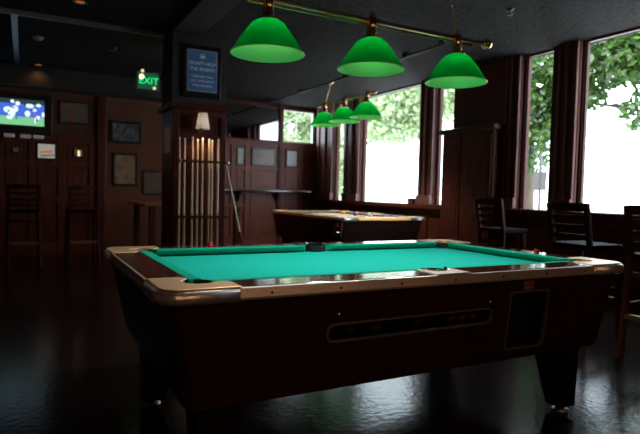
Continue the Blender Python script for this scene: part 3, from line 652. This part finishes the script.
MB().lathe([(.0005, -.06), (.026, -.06), (.028, -.056), (.0005, -.055)], (0, 0, 0), 16).build('deflector', bronze, R)
R = empty('ceiling_speaker', 'small dark ceiling fitting left of the pillar', 'ceiling fitting', (.636, 6.03, ZC))
MB().lathe([(.0005, -.03), (.05, -.03), (.06, 0)], (0, 0, 0), 20).build('body', black, R)
MB().lathe([(.0005, -.034), (.03, -.033), (.035, -.03)], (0, 0, 0), 20).build('grille', bronze, R)
# warm pendants added behind the viewer to light the trim and chrome
for x, y in ((-.3, -2.9), (1.6, -3.0)):
    R = empty('fill_pendant', 'added warm fill lamp behind the viewer, %s one' % ('left' if x < 0 else 'right'), 'pendant lamp', (x, y, 0))
    MB().lathe([(.12, 2.2), (.10, 2.27), (.03, 2.34), (.0005, 2.35)], (0, 0, 0), 24).build('lamp_shade', shade_mat('amber_shade', (.5, .3, .12), (.8, .45, .18), .5), R)
    MB().tube([(0, 0, 2.34), (0, 0, ZC)], .005, 6).build('cord', black, R)
    l_ = lamp('fill_pendant_light', 'POINT', (0, 0, 2.2), 24.0, (1, .60, .34), shadow_soft_size=.11); l_.parent = R

# ------------------------------------------------------------------ outside
struct(MB().box(XW+.25, 60, -30, 60, -.5, -.35).build('trim_%d' % k, mat('pale_pavement', (.55, .54, .50), .8, col2=(.7, .69, .66), scale=(.6, .6, .6)))); k += 1
struct(MB().box(-20, XW+.25, 9.4, 60, -.5, -.35).build('trim_%d' % k, MAT['pale_pavement'])); k += 1
bark = mat('bark', (.07, .05, .035), .9, col2=(.12, .09, .06), scale=(20, 20, 4), bump=.6)
def tree(label, base, trunk_h, clumps, nleaf, ls_, lm, seed, cat='tree'):
    rnd = random.Random(seed)
    R = empty('leafy_tree', label, cat, base, 0, 'trees outside the windows')
    tr_ = MB().tube([(0, 0, 0), (.05, .02, trunk_h*.5), (0, .05, trunk_h)], [.17, .14, .10], 10)
    top = Vector((0, .05, trunk_h))
    for c, r in clumps:
        c = Vector(c); mid = top.lerp(c, .5)+Vector((0, 0, .15)); tr_.tube([top-Vector((0, 0, .3)), mid, c], [.06, .035, .012], 6)
        for j in range(5):
            d = Vector([rnd.gauss(0, 1) for _ in range(3)]).normalized(); tr_.tube([mid.lerp(c, .5), c+Vector((d.x*r[0], d.y*r[1], d.z*r[2]))*.8], [.012, .004], 5)
    tr_.build('trunk', bark, R)
    lf = MB(); tot = sum(r[0]*r[1]*r[2] for c, r in clumps)
    for c, r in clumps:
        for i in range(int(nleaf*r[0]*r[1]*r[2]/tot)):
            d = Vector([rnd.gauss(0, 1) for _ in range(3)]).normalized()*rnd.random()**.45
            p_ = Vector(c)+Vector((d.x*r[0], d.y*r[1], d.z*r[2]))
            u = Vector([rnd.gauss(0, 1) for _ in range(3)]).normalized(); v = u.cross(Vector([rnd.gauss(0, 1) for _ in range(3)])).normalized()
            s1 = ls_*rnd.uniform(.7, 1.3)
            lf.add([p_-u*s1, p_+v*s1*.55, p_+u*s1, p_-v*s1*.55], [(0, 1, 2, 3)])
    lf.build('foliage', lm, R, recalc=False)
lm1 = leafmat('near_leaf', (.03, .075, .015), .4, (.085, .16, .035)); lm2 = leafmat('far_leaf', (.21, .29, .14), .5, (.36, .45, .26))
tree('broad leafy tree outside the two right windows', (9.2, 6.7, -.35), 3.4,
     [((-.6, -.7, 3.6), (.9, .75, .9)), ((-.7, -.55, 2.8), (.7, .55, .95)), ((-.7, -2.0, 4.0), (.9, .9, .62)), ((-.7, -2.9, 4.0), (.8, .6, .75)), ((-.6, -2.8, 2.95), (.45, .30, .35)), ((0, .6, 4.4), (1, 1, 1)), ((-.7, -1.9, 3.35), (.5, .35, .3))], 15000, .07, lm1, 3)
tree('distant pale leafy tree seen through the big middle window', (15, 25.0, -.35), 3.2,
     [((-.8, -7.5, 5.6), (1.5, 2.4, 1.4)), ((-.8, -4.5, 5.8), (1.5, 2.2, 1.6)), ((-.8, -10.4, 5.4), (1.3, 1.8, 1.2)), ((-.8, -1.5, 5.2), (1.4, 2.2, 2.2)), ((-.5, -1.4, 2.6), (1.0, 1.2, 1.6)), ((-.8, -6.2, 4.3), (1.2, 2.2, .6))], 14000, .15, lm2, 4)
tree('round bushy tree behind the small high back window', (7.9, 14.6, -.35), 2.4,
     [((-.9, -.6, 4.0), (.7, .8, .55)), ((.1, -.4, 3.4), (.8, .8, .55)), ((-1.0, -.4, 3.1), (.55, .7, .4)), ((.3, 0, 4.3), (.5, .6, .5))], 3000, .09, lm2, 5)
R = empty('street_sign', 'small grey street sign on a thin pole outside the narrow right window', 'street sign', (7.35, 4.80, -.35))
MB().tube([(0, 0, 0), (0, 0, 2.2)], .024, 10).build('pole', mat('grey_post', (.08, .08, .085), .5, .3), R)
MB().box(-.012, -.004, -.135, .135, 1.59, 1.91).build('plate', mat('sign_plate', (.10, .10, .095), .5), R, bevel=.003)
